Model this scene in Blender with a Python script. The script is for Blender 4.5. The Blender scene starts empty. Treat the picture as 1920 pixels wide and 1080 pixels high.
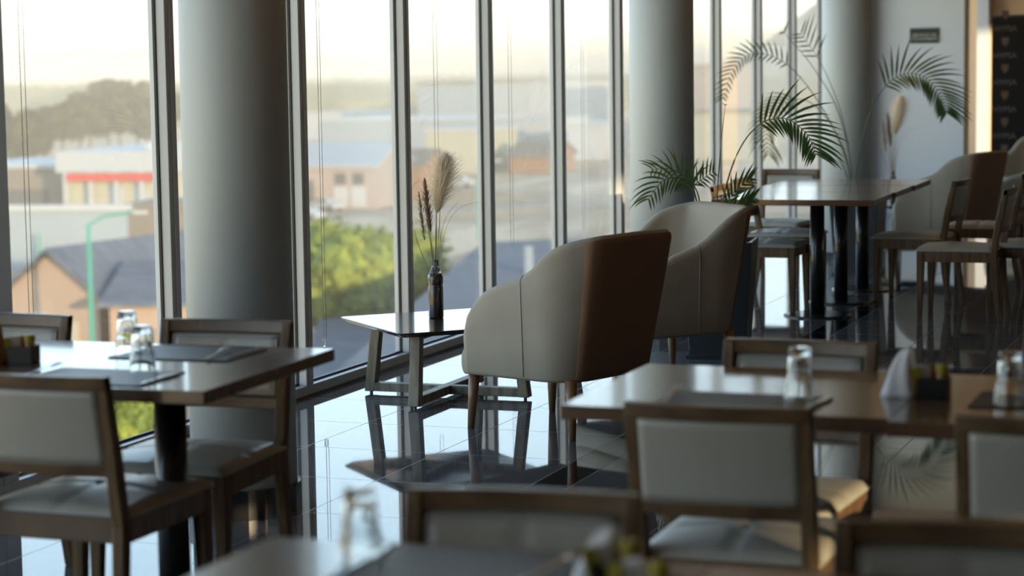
import bpy, bmesh, math, random
from math import sin, cos, pi, radians, sqrt, atan2, hypot
from mathutils import Vector, Matrix, noise as mnoise
random.seed(7)
sc = bpy.context.scene
C = sc.collection

# ------------------------------------------------------------------ camera
F_PX = 4041.0
CAM_H = 1.565
def _axes():
    a = Vector((1500.0, 432.0, -F_PX)).normalized()            # facade direction (+Y) in camera space
    by = -(F_PX * F_PX + 1500.0 * (-10960.0)) / (-432.0)
    b = Vector((-10960.0, -by, -F_PX)).normalized()
    X = -b
    Z = X.cross(a)
    return X, a, Z
AX, AY, AZ = _axes()
cam_d = bpy.data.cameras.new('camera')
cam = bpy.data.objects.new('camera', cam_d); C.objects.link(cam)
Rm = Matrix((AX, AY, AZ))                                      # camera vector -> world vector
cam.matrix_world = Matrix.Translation((0, 0, CAM_H)) @ Rm.to_4x4()
cam_d.sensor_width = 36.0
cam_d.lens = F_PX / 1920.0 * 36.0
cam_d.clip_start = 0.1; cam_d.clip_end = 30000
cam_d.dof.use_dof = True
cam_d.dof.focus_distance = 9.7
cam_d.dof.aperture_fstop = 2.4
cam_d.dof.aperture_blades = 9
sc.camera = cam
def ray(px, py):
    return Rm @ Vector((px - 960.0, 540.0 - py, -F_PX))
def onz(px, py, z=0.0):
    d = ray(px, py); t = (z - CAM_H) / d.z
    return Vector((0, 0, CAM_H)) + d * t
def at_dist(px, py, D):
    d = ray(px, py); t = D / hypot(d.x, d.y)
    return Vector((0, 0, CAM_H)) + d * t

# ------------------------------------------------------------------ world, sun, exposure
world = bpy.data.worlds.new('sky'); sc.world = world; world.use_nodes = True
nt = world.node_tree; nt.nodes.clear()
wo = nt.nodes.new('ShaderNodeOutputWorld'); bg = nt.nodes.new('ShaderNodeBackground')
tc = nt.nodes.new('ShaderNodeTexCoord'); sx = nt.nodes.new('ShaderNodeSeparateXYZ')
rp = nt.nodes.new('ShaderNodeValToRGB')
nt.links.new(tc.outputs['Generated'], sx.inputs[0]); nt.links.new(sx.outputs['Z'], rp.inputs[0])
nt.links.new(rp.outputs[0], bg.inputs[0]); nt.links.new(bg.outputs[0], wo.inputs[0])
SKY = [(0.0, (.80, .62, .36)), (0.012, (.90, .78, .56)), (0.03, (.88, .87, .82)), (0.06, (.76, .88, .94)), (0.13, (.72, .90, 1.04)), (0.36, (.50, .74, 1.05)), (0.6, (.16, .23, .34)), (1.0, (.08, .13, .22))]
els = rp.color_ramp.elements
els[0].position, els[0].color = SKY[0][0], (*SKY[0][1], 1)
els[1].position, els[1].color = SKY[-1][0], (*SKY[-1][1], 1)
for p_, c_ in SKY[1:-1]:
    e_ = els.new(p_); e_.color = (*c_, 1)
bg.inputs[1].default_value = 3.2
sun_d = bpy.data.lights.new('sun', 'SUN'); sun = bpy.data.objects.new('sun', sun_d); C.objects.link(sun)
SUN_DIR = Vector((-0.80, 0.60, -0.10)).normalized()
sun.rotation_euler = SUN_DIR.to_track_quat('-Z', 'Y').to_euler()
sun.location = (30, -20, 12)
sun_d.energy = 7.0; sun_d.angle = radians(0.8); sun_d.color = (1.0, .76, .45)
sc.view_settings.view_transform = 'Standard'; sc.view_settings.look = 'None'
sc.view_settings.exposure = 0.0; sc.view_settings.gamma = 1.0; sc.view_settings.use_curve_mapping = False

# ------------------------------------------------------------------ materials
MT = {}
def mat(name, col, rough=.5, metal=0.0, spec=.5, coat=0.0, coat_rough=.05, bump=None, var=None, trans=0.0, sheen=0.0, ior=1.5, emit=None):
    if name in MT: return MT[name]
    m = bpy.data.materials.new(name); m.use_nodes = True; n = m.node_tree; b = n.nodes['Principled BSDF']
    b.inputs['Base Color'].default_value = (*col, 1); b.inputs['Roughness'].default_value = rough
    b.inputs['Metallic'].default_value = metal; b.inputs['Specular IOR Level'].default_value = spec
    b.inputs['Coat Weight'].default_value = coat; b.inputs['Coat Roughness'].default_value = coat_rough
    b.inputs['Transmission Weight'].default_value = trans; b.inputs['IOR'].default_value = ior
    b.inputs['Sheen Weight'].default_value = sheen
    if emit:
        b.inputs['Emission Color'].default_value = (*emit[0], 1); b.inputs['Emission Strength'].default_value = emit[1]
    if var or bump:
        t = n.nodes.new('ShaderNodeTexCoord'); mp = n.nodes.new('ShaderNodeMapping')
        n.links.new(t.outputs['Object'], mp.inputs[0])
    if var:      # var = (scale vec, second colour, detail, lo, hi)
        mp.inputs['Scale'].default_value = var[0]
        ns = n.nodes.new('ShaderNodeTexNoise'); ns.inputs['Scale'].default_value = 1; ns.inputs['Detail'].default_value = var[2]
        n.links.new(mp.outputs[0], ns.inputs['Vector'])
        r = n.nodes.new('ShaderNodeValToRGB'); r.color_ramp.elements[0].position = var[3]; r.color_ramp.elements[1].position = var[4]
        r.color_ramp.elements[0].color = (*col, 1); r.color_ramp.elements[1].color = (*var[1], 1)
        n.links.new(ns.outputs[0], r.inputs[0]); n.links.new(r.outputs[0], b.inputs['Base Color'])
    if bump:     # bump = (scale, strength)
        n2 = n.nodes.new('ShaderNodeTexNoise'); n2.inputs['Scale'].default_value = bump[0]; n2.inputs['Detail'].default_value = 3
        n.links.new(t.outputs['Object'], n2.inputs['Vector'])
        bp = n.nodes.new('ShaderNodeBump'); bp.inputs['Strength'].default_value = bump[1]; bp.inputs['Distance'].default_value = .01
        n.links.new(n2.outputs[0], bp.inputs['Height']); n.links.new(bp.outputs[0], b.inputs['Normal'])
    MT[name] = m
    return m
def M(k): return MT[k]
mat('oak', (.165, .100, .046), .5, spec=.3, coat=.4, coat_rough=.2, var=((6, 60, 6), (.085, .050, .026), 5, .35, .65))
mat('oak_z', (.175, .110, .052), .5, spec=.3, coat=.05, coat_rough=.3, var=((60, 60, 5), (.080, .047, .025), 5, .35, .65))
mat('ash_grey', (.33, .28, .21), .45, var=((30, 30, 5), (.17, .14, .10), 6, .38, .62))
mat('table_wood', (.150, .080, .044), .25, coat=.75, coat_rough=.10, var=((3, 26, 26), (.10, .052, .030), 5, .3, .7))
mat('coffee_top', (.030, .027, .024), .2, coat=.9, coat_rough=.07, var=((20, 4, 4), (.045, .036, .028), 5, .3, .7))
mat('leather', (.40, .395, .35), .33, spec=.5, bump=(60, .10), var=((3, 3, 3), (.36, .345, .30), 3, .3, .7))
mat('leather_trim', (.38, .37, .33), .35)
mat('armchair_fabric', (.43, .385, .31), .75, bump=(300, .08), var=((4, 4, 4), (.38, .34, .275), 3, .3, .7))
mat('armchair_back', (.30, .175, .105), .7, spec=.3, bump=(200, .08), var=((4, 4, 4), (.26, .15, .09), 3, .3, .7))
mat('beech', (.30, .165, .085), .4, coat=.2, var=((30, 30, 4), (.22, .115, .06), 4, .35, .65))
mat('black_metal', (.012, .012, .013), .28, metal=.0, coat=.4)
mat('steel', (.62, .62, .62), .18, metal=1.0)
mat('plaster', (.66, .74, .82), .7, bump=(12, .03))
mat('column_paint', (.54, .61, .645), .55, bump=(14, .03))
mat('plinth_black', (.018, .018, .020), .25, coat=.3)
mat('alu_white', (.53, .56, .59), .32)
mat('gasket', (.008, .009, .009), .6)
mat('ceiling_paint', (.36, .26, .18), .8)
mat('dark_wood_wall', (.17, .09, .045), .6, var=((2, 2, 8), (.12, .062, .03), 4, .3, .7))
mat('beige_wall', (.66, .50, .32), .75)
mat('placemat', (.022, .021, .023), .42, bump=(400, .1))
mat('plastic_black', (.012, .012, .013), .35)
mat('paper_white', (.78, .78, .80), .8)
mat('packet_yellow', (.34, .30, .02), .5)
mat('packet_pink', (.45, .10, .12), .5)
mat('packet_white', (.75, .74, .72), .55)
mat('sauce', (.30, .16, .015), .3, coat=.5)
mat('kraft', (.33, .18, .10), .8, bump=(40, .2))
mat('planter_grey', (.040, .048, .058), .38, coat=.2)
mat('soil', (.03, .02, .012), .95, bump=(50, .5))
mat('palm_leaf', (.055, .11, .028), .42, var=((3, 3, 3), (.20, .18, .02), 2, .55, .72))
mat('palm_stem', (.08, .11, .035), .5)
mat('pampas', (.92, .84, .70), .9)
mat('pampas_dark', (.34, .24, .16), .9)
mat('dry_stem', (.24, .17, .10), .8)
mat('bottle_dark', (.035, .028, .022), .12, coat=.8)
mat('bottle_clear', (.80, .84, .82), .03, trans=1.0)
mat('glassware', (.98, 1.0, .99), .02, trans=1.0, ior=1.45)
mat('chain_metal', (.30, .30, .31), .35, metal=.6)
mat('banner_black', (.006, .005, .005), .6, spec=.2)
mat('banner_text', (.09, .075, .07), .5)
mat('banner_gold', (.07, .035, .014), .5)
mat('sign_green', (.012, .030, .028), .4)
mat('sign_text', (.45, .46, .45), .5)
mat('leg_white', (.60, .61, .60), .25, coat=.4)
def leafy(name, f):
    m = MT[name]; n = m.node_tree; b = n.nodes['Principled BSDF']; o = [x for x in n.nodes if x.type == 'OUTPUT_MATERIAL'][0]
    tl = n.nodes.new('ShaderNodeBsdfTranslucent'); mx = n.nodes.new('ShaderNodeMixShader'); mx.inputs[0].default_value = f
    if b.inputs['Base Color'].is_linked: n.links.new(b.inputs['Base Color'].links[0].from_socket, tl.inputs[0])
    else: tl.inputs[0].default_value = b.inputs['Base Color'].default_value
    n.links.new(b.outputs[0], mx.inputs[1]); n.links.new(tl.outputs[0], mx.inputs[2]); n.links.new(mx.outputs[0], o.inputs[0])
leafy('pampas', .5); leafy('pampas_dark', .4); leafy('palm_leaf', .35)
def glass_pane_mat():
    m = bpy.data.materials.new('window_glass'); m.use_nodes = True; n = m.node_tree; n.nodes.clear()
    o = n.nodes.new('ShaderNodeOutputMaterial'); mx = n.nodes.new('ShaderNodeMixShader'); tr = n.nodes.new('ShaderNodeBsdfTransparent')
    gl = n.nodes.new('ShaderNodeBsdfGlossy'); fr = n.nodes.new('ShaderNodeLayerWeight')
    pw_ = n.nodes.new('ShaderNodeMath'); pw_.operation = 'POWER'; pw_.inputs[1].default_value = 5
    ma_ = n.nodes.new('ShaderNodeMath'); ma_.operation = 'MULTIPLY_ADD'; ma_.inputs[1].default_value = .6; ma_.inputs[2].default_value = .025
    tr.inputs[0].default_value = (.93, .955, .945, 1); gl.inputs[0].default_value = (1, 1, 1, 1); gl.inputs['Roughness'].default_value = .0
    fr.inputs[0].default_value = .5
    n.links.new(fr.outputs['Facing'], pw_.inputs[0]); n.links.new(pw_.outputs[0], ma_.inputs[0]); n.links.new(ma_.outputs[0], mx.inputs[0]); n.links.new(tr.outputs[0], mx.inputs[1]); n.links.new(gl.outputs[0], mx.inputs[2])
    n.links.new(mx.outputs[0], o.inputs[0]); MT['window_glass'] = m
glass_pane_mat()
def floor_mat():
    m = bpy.data.materials.new('slate_tile_floor'); m.use_nodes = True; n = m.node_tree; b = n.nodes['Principled BSDF']; L = n.links
    tcx = n.nodes.new('ShaderNodeTexCoord'); sp = n.nodes.new('ShaderNodeSeparateXYZ'); L.new(tcx.outputs['Object'], sp.inputs[0])
    def mth(op, a, bb=None, c=None):
        q = n.nodes.new('ShaderNodeMath'); q.operation = op
        for i, v in enumerate((a, bb, c)):
            if v is None: continue
            if isinstance(v, (int, float)): q.inputs[i].default_value = v
            else: L.new(v, q.inputs[i])
        return q.outputs[0]
    X = sp.outputs['X']; Y = sp.outputs['Y']
    lines = None
    xs = [-4.52, -3.927, -3.335, -2.734, -2.58, -2.06, -1.535] + [-1.535 + .615 * k for k in range(1, 14)]
    for x0 in xs:
        q = mth('LESS_THAN', mth('ABSOLUTE', mth('SUBTRACT', X, x0)), .0022)
        lines = q if lines is None else mth('MAXIMUM', lines, q)
    yy = mth('FRACT', mth('DIVIDE', mth('ADD', Y, 61.5 - 7.445 + .0022), .6152))
    lines = mth('MAXIMUM', lines, mth('LESS_THAN', yy, .0044 / .6152))
    strip = mth('MULTIPLY', mth('GREATER_THAN', X, -2.734), mth('LESS_THAN', X, -2.58))
    ns = n.nodes.new('ShaderNodeTexNoise'); ns.inputs['Scale'].default_value = 2.2; ns.inputs['Detail'].default_value = 8; ns.inputs['Roughness'].default_value = .65
    mp = n.nodes.new('ShaderNodeMapping'); mp.inputs['Scale'].default_value = (2.0, .8, 1); L.new(tcx.outputs['Object'], mp.inputs[0]); L.new(mp.outputs[0], ns.inputs[0])
    r = n.nodes.new('ShaderNodeValToRGB'); r.color_ramp.elements[0].position = .35; r.color_ramp.elements[1].position = .7
    r.color_ramp.elements[0].color = (.088, .094, .104, 1); r.color_ramp.elements[1].color = (.145, .150, .158, 1); L.new(ns.outputs[0], r.inputs[0])
    def mix(f, a, bcol):
        q = n.nodes.new('ShaderNodeMix'); q.data_type = 'RGBA'; L.new(f, q.inputs[0]); L.new(a, q.inputs[6]); q.inputs[7].default_value = bcol; return q.outputs[2]
    c1 = mix(strip, r.outputs[0], (.012, .012, .014, 1))
    c2 = mix(lines, c1, (.16, .15, .14, 1))
    L.new(c2, b.inputs['Base Color'])
    ro = mth('ADD', mth('MULTIPLY', lines, .4), mth('MULTIPLY', ns.outputs[0], .07)); L.new(ro, b.inputs['Roughness'])
    b.inputs['Specular IOR Level'].default_value = .62
    bp = n.nodes.new('ShaderNodeBump'); bp.inputs['Strength'].default_value = .25; bp.inputs['Distance'].default_value = .002; bp.invert = True
    L.new(lines, bp.inputs['Height']); L.new(bp.outputs[0], b.inputs['Normal'])
    MT['floor'] = m
floor_mat()

# ------------------------------------------------------------------ mesh helpers
class MB:
    def __init__(s): s.b = bmesh.new()
    def box(s, x0, x1, y0, y1, z0, z1, mtx=None):
        vs = [Vector((x, y, z)) for x in (x0, x1) for y in (y0, y1) for z in (z0, z1)]
        if mtx: vs = [mtx @ v for v in vs]
        v = [s.b.verts.new(p) for p in vs]
        for f in ((0, 1, 3, 2), (4, 6, 7, 5), (0, 4, 5, 1), (2, 3, 7, 6), (0, 2, 6, 4), (1, 5, 7, 3)):
            s.b.faces.new([v[i] for i in f])
        return s
    def hexa(s, bot, top):
        n = len(bot); a = [s.b.verts.new(p) for p in bot]; c = [s.b.verts.new(p) for p in top]
        s.b.faces.new(a[::-1]); s.b.faces.new(c)
        for i in range(n): s.b.faces.new((a[i], a[(i + 1) % n], c[(i + 1) % n], c[i]))
        return s
    def loft(s, rings, cap=True, close=True):
        R = [[s.b.verts.new(p) for p in r] for r in rings]; n = len(R[0])
        for i in range(len(R) - 1):
            for j in range(n if close else n - 1):
                k = (j + 1) % n
                s.b.faces.new((R[i][j], R[i][k], R[i + 1][k], R[i + 1][j]))
        if cap: s.b.faces.new(R[0][::-1]); s.b.faces.new(R[-1])
        return s
    def lathe(s, prof, n=24, c=(0, 0, 0), cap=True):
        rings = [[Vector((c[0] + r * cos(2 * pi * k / n), c[1] + r * sin(2 * pi * k / n), c[2] + z)) for k in range(n)] for r, z in prof]
        return s.loft(rings, cap)
    def tube(s, pts, r, n=8, cap=True):
        pts = [Vector(p) for p in pts]; rings = []
        rr = r if hasattr(r, '__len__') else [r] * len(pts)
        for i, p in enumerate(pts):
            t = (pts[min(i + 1, len(pts) - 1)] - pts[max(i - 1, 0)]).normalized()
            ref = Vector((0, 0, 1)) if abs(t.z) < .9 else Vector((1, 0, 0))
            u = t.cross(ref).normalized(); w = t.cross(u)
            rings.append([p + (u * cos(2 * pi * k / n) + w * sin(2 * pi * k / n)) * rr[i] for k in range(n)])
        return s.loft(rings, cap)
    def quad(s, a, b_, c, d):
        s.b.faces.new([s.b.verts.new(p) for p in (a, b_, c, d)]); return s
    def tri(s, a, b_, c):
        s.b.faces.new([s.b.verts.new(p) for p in (a, b_, c)]); return s
    def sphere(s, c, r, seg=12, ring=8, sc3=(1, 1, 1)):
        bmesh.ops.create_uvsphere(s.b, u_segments=seg, v_segments=ring, radius=r, matrix=Matrix.Translation(c) @ Matrix.Diagonal((*sc3, 1)))
        return s
    def build(s, name, m, parent=None, smooth=False, bevel=0, subsurf=0, seg=2, fix=True):
        if fix: bmesh.ops.recalc_face_normals(s.b, faces=s.b.faces)
        me = bpy.data.meshes.new(name); s.b.to_mesh(me); s.b.free()
        me.materials.append(M(m) if isinstance(m, str) else m)
        if smooth: me.polygons.foreach_set('use_smooth', [len(p.vertices) <= 4 for p in me.polygons])
        o = bpy.data.objects.new(name, me); C.objects.link(o)
        if parent: o.parent = parent
        if bevel:
            md = o.modifiers.new('bevel', 'BEVEL'); md.width = bevel; md.segments = seg; md.limit_method = 'ANGLE'; md.angle_limit = radians(40)
        if subsurf:
            md = o.modifiers.new('sub', 'SUBSURF'); md.levels = subsurf; md.render_levels = subsurf
        return o
def tag(o, label, cat, group=None, kind=None):
    o['label'] = label; o['category'] = cat
    if group: o['group'] = group
    if kind: o['kind'] = kind
    return o
def structure(o): o['kind'] = 'structure'; return o
def empty(name, loc=(0, 0, 0), rz=0.0):
    o = bpy.data.objects.new(name, None); C.objects.link(o); o.location = loc; o.rotation_euler = (0, 0, rz); o.empty_display_size = .1
    return o
KIDS = {}
def copy_tree(o, parent=None):
    c = o.copy(); C.objects.link(c); c.parent = parent
    for ch in [x for x in list(C.objects) if x.parent == o]: copy_tree(ch, c)
    return c
def place(proto, used, loc, rz, label, group=None):
    o = proto if not used else copy_tree(proto)
    o.location = loc; o.rotation_euler = (0, 0, rz); o['label'] = label
    if group: o['group'] = group
    return o
def text_mesh(body, size, depth, m, parent, name, mtx, bold=0.0):
    cu = bpy.data.curves.new('txt', 'FONT'); cu.body = body; cu.size = size; cu.extrude = depth; cu.align_x = 'CENTER'; cu.align_y = 'CENTER'; cu.offset = bold
    t = bpy.data.objects.new('txt', cu); C.objects.link(t)
    dg = bpy.context.evaluated_depsgraph_get(); me = bpy.data.meshes.new_from_object(t.evaluated_get(dg))
    bpy.data.objects.remove(t); bpy.data.curves.remove(cu)
    me.materials.clear(); me.materials.append(M(m)); me.transform(mtx)
    o = bpy.data.objects.new(name, me); C.objects.link(o); o.parent = parent
    return o

# ------------------------------------------------------------------ the room
XW = -4.52; XR = 5.6; YB = -2.6; YE = 26.2; ZC = 3.15
GX = XW - .05                                                  # glass plane
structure(MB().box(XW - .25, XR + .2, YB - .2, YE + .2, -.25, 0).build('floor', 'floor'))
structure(MB().box(XW - .25, XR + .2, YB - .2, YE + .2, ZC, ZC + .25).build('ceiling', 'ceiling_paint'))
structure(MB().box(XW - .2, XR + .2, YB - .2, YB, 0, ZC).build('wall_back', 'dark_wood_wall'))
# end of the hall: white pier beside the facade, warm wall further back
structure(MB().box(XW - .12, -4.315, 22.4, 22.75, 0, ZC).build('trim_1', 'alu_white'))
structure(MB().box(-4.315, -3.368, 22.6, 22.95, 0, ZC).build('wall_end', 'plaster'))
structure(MB().box(XW - .12, XR + .2, 24.6, 24.8, 0, ZC).build('wall_far', 'beige_wall'))
structure(MB().box(-3.50, -3.375, 24.42, 24.6, 0, ZC).build('trim_2', 'plaster'))
# right wall, out of view; narrow openings invented to let in low sun
SUN_SLOTS = [(-.35, .95, .85, 1.34), (6.0, 7.6, 1.85, 2.05), (17.3, 18.5, 1.2, 3.05)]
ys = [YB] + [v for w in SUN_SLOTS for v in w[:2]] + [24.6]
mb = MB()
for i in range(0, len(ys), 2): mb.box(XR, XR + .2, ys[i], ys[i + 1], 0, ZC)
for y0, y1, z0, z1 in SUN_SLOTS: mb.box(XR, XR + .2, y0, y1, 0, z0); mb.box(XR, XR + .2, y0, y1, z1, ZC)
structure(mb.build('wall_right', 'dark_wood_wall'))

# facade: glazed bays between slim white mullions
MR = [2.98, 4.27, 5.55, 6.84, 8.12, 9.40, 10.67, 11.93, 13.24, 14.50, 15.85, 17.20, 18.60, 19.95, 21.25, 22.5]
MW = .078
fr = MB()
fr.box(XW - .09, XW, YB, YE - 1.5, 0, .055); fr.box(XW - .09, XW, YB, YE - 1.5, 3.0, ZC)
structure(fr.build('trim_3', 'alu_white', bevel=.004))
structure(MB().box(XW, XW + .012, YB, YE - 1.5, 0, .012).build('baseboard_left', 'plinth_black'))
for i, yr in enumerate([.42, 1.70] + MR):
    w = MW if i != 5 else .17
    b_ = MB().box(XW - .045, XW, yr - w, yr, .055, 3.0).box(XW - .085, XW - .055, yr - w + .008, yr - .008, .055, 3.0)
    b_.box(XW, XW + .006, yr - w * .62, yr - w * .38, .055, 3.0)
    structure(b_.build('trim_%d' % (i + 4), 'alu_white', bevel=.003))
    structure(MB().box(XW - .056, XW - .043, yr - w - .006, yr + .006, .055, 3.0).build('trim_%d' % (i + 40), 'gasket'))
yy = [YB] + [.42, 1.70] + MR
for i in range(len(yy) - 1):
    w_ = empty('window_%d' % (i + 1), (GX, (yy[i] + yy[i + 1] - MW) / 2, 0)); structure(w_)
    h = (yy[i + 1] - MW - yy[i]) / 2
    MB().box(-.004, .004, -h, h, .06, 3.0).build('window_pane', 'window_glass', w_)
    g = MB().box(-.006, .008, -h, h, .052, .064)
    g.build('gasket', 'gasket', w_)

# round columns with a black tiled plinth
def column(x, y, label):
    t = empty('round_column', (x, y, 0)); structure(t)
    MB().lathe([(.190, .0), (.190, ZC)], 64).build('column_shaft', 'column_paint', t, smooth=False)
    for o in [o for o in C.objects if o.parent == t]: o.data.polygons.foreach_set('use_smooth', [len(p.vertices) == 4 for p in o.data.polygons])
    n = 18; p = MB()
    for k in range(n):
        a0 = 2 * pi * k / n + .01; a1 = 2 * pi * (k + 1) / n - .01
        r0, r1 = .191, .202
        bot = [Vector((r * cos(a), r * sin(a), 0)) for r, a in ((r0, a0), (r1, a0), (r1, a1), (r0, a1))]
        p.hexa(bot, [v + Vector((0, 0, .105)) for v in bot])
    p.build('tile_plinth', 'plinth_black', t)
    t['label'] = label
    return t
column(-3.565, 6.825, 'round white column behind the near left dining table, black tiled foot')
column(-3.60, 12.30, 'round white column behind the armchairs')
column(-3.40, 16.75, 'round white column behind the far row of tables')

# ------------------------------------------------------------------ dining chair
def cushion(mbm, w, d, z0, h, crown, groove=True, nx=22, ny=22):
    R = []
    for j in range(ny + 1):
        row = []
        for i in range(nx + 1):
            u = -1 + 2 * i / nx; v = -1 + 2 * j / ny
            e = (1 - abs(u) ** 5) * (1 - abs(v) ** 5)
            z = z0 + h * min(1, (e * 6) ** .5 if e > 0 else 0) + crown * (1 - u * u) * (1 - v * v)
            if groove: z -= .006 * (math.exp(-(u * 30) ** 2) + math.exp(-(v * 30) ** 2)) * min(1, e * 3)
            row.append(mbm.b.verts.new((u * w / 2, v * d / 2, z)))
        R.append(row)
    for j in range(ny):
        for i in range(nx): mbm.b.faces.new((R[j][i], R[j][i + 1], R[j + 1][i + 1], R[j + 1][i]))
    base = [[None] * (nx + 1) for _ in range(ny + 1)]
    edge = [R[0][i] for i in range(nx + 1)] + [R[j][nx] for j in range(1, ny + 1)] + [R[ny][i] for i in range(nx - 1, -1, -1)] + [R[j][0] for j in range(ny - 1, 0, -1)]
    low = [mbm.b.verts.new((v.co.x, v.co.y, z0 - .004)) for v in edge]
    for k in range(len(edge)): mbm.b.faces.new((edge[k], low[k], low[(k + 1) % len(edge)], edge[(k + 1) % len(edge)]))
    mbm.b.faces.new(low)
W2 = .218
def back_y(z):                                                 # lean of the back posts
    return -.215 if z < .42 else -.215 - (z - .42) / .38 * .075
def arc(x): return -.022 * (1 - (x / W2) ** 2)                 # rails bow backwards
def make_chair():
    t = empty('dining_chair')
    t['category'] = 'chair'
    c = MB(); cushion(c, .445, .475, .424, .018, .022); o = c.build('seat_cushion', 'leather', t, smooth=True); o.location.y = .022
    MB().box(-W2 + .035, W2 - .035, .205, .235, .355, .424).build('front_rail', 'oak', t, bevel=.003)
    MB().box(-W2 + .035, W2 - .035, -.228, -.198, .355, .424).build('rear_rail', 'oak', t, bevel=.003)
    for s in (-1, 1):
        x0, x1 = (s * W2, s * (W2 - .028)) if s < 0 else (s * (W2 - .028), s * W2)
        MB().box(x0, x1, -.20, .21, .355, .424).build('side_rail', 'oak', t, bevel=.003)
    for s in (-1, 1):
        xo = s * W2; xi = s * (W2 - .042)
        def sq(z, ya, yb_, xin): return [Vector((xo, ya, z)), Vector((xin, ya, z)), Vector((xin, yb_, z)), Vector((xo, yb_, z))]
        MB().loft([sq(0, .213, .242, s * (W2 - .028)), sq(.33, .20, .245, xi), sq(.424, .198, .245, xi)]).build('leg', 'oak_z', t, bevel=.004)
        MB().loft([sq(0, -.275, -.247, s * (W2 - .028)), sq(.20, -.248, -.212, s * (W2 - .034)), sq(.40, -.238, -.195, s * (W2 - .036)), sq(.60, -.268, -.228, s * (W2 - .034)), sq(.80, -.306, -.276, s * (W2 - .030))]).build('leg', 'oak_z', t, bevel=.004)
    def bar(z0, z1, y_f, y_b, xm, n=14):
        r = []
        for k in range(n + 1):
            x = -xm + 2 * xm * k / n
            r.append([Vector((x, back_y(z) + arc(x) + yy_, z)) for z, yy_ in ((z0, y_f), (z0, y_b), (z1, y_b), (z1, y_f))])
        return MB().loft(r)
    bar(.765, .803, .014, -.016, W2).build('top_rail', 'oak', t, bevel=.004)
    bar(.535, .570, .010, -.014, W2 - .012).build('lower_rail', 'oak', t, bevel=.004)
    # upholstered panel: flat behind, padded in front
    n = 20; m_ = 10; p = MB(); rings = []
    G = []
    for j in range(m_ + 1):
        z = .570 + (.765 - .570) * j / m_; row = []
        for i in range(n + 1):
            x = (-1 + 2 * i / n) * (W2 - .032); u = x / (W2 - .032); v = -1 + 2 * j / m_
            e = max(0, (1 - abs(u) ** 6) * (1 - abs(v) ** 4))
            yv = back_y(z) + arc(x) - .002 + .018 * min(1, (e * 3) ** .5) - (.005 * math.exp(-(u * 30) ** 2) if 1 > abs(v) else 0)
            row.append(p.b.verts.new((x, yv, z)))
        G.append(row)
    for j in range(m_):
        for i in range(n): p.b.faces.new((G[j][i], G[j][i + 1], G[j + 1][i + 1], G[j + 1][i]))
    H = []
    for j in range(m_ + 1):
        z = .570 + (.765 - .570) * j / m_
        H.append([p.b.verts.new(((-1 + 2 * i / n) * (W2 - .032), back_y(z) + arc((-1 + 2 * i / n) * (W2 - .032)) - .012, z)) for i in range(n + 1)])
    for j in range(m_):
        for i in range(n): p.b.faces.new((H[j][i], H[j + 1][i], H[j + 1][i + 1], H[j][i + 1]))
    for i in range(n):
        p.b.faces.new((G[0][i], H[0][i], H[0][i + 1], G[0][i + 1])); p.b.faces.new((G[m_][i], G[m_][i + 1], H[m_][i + 1], H[m_][i]))
    for j in range(m_):
        p.b.faces.new((G[j][0], G[j + 1][0], H[j + 1][0], H[j][0])); p.b.faces.new((G[j][n], H[j][n], H[j + 1][n], G[j + 1][n]))
    bp = p.build('backrest', 'leather', t, smooth=True)
    pts = []
    xm = W2 - .045
    for k in range(13): x = -xm + 2 * xm * k / 12; pts.append((x, back_y(.752) + arc(x) + .014, .752))
    for k in range(1, 6): z = .752 - (.752 - .583) * k / 5; pts.append((xm, back_y(z) + arc(xm) + .014, z))
    for k in range(1, 13): x = xm - 2 * xm * k / 12; pts.append((x, back_y(.583) + arc(x) + .014, .583))
    for k in range(1, 6): z = .583 + (.752 - .583) * k / 5; pts.append((-xm, back_y(z) + arc(xm) + .014, z))
    MB().tube(pts, .0035, 6).build('piping', 'leather_trim', bp, smooth=True)
    return t
chair = make_chair()
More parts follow.
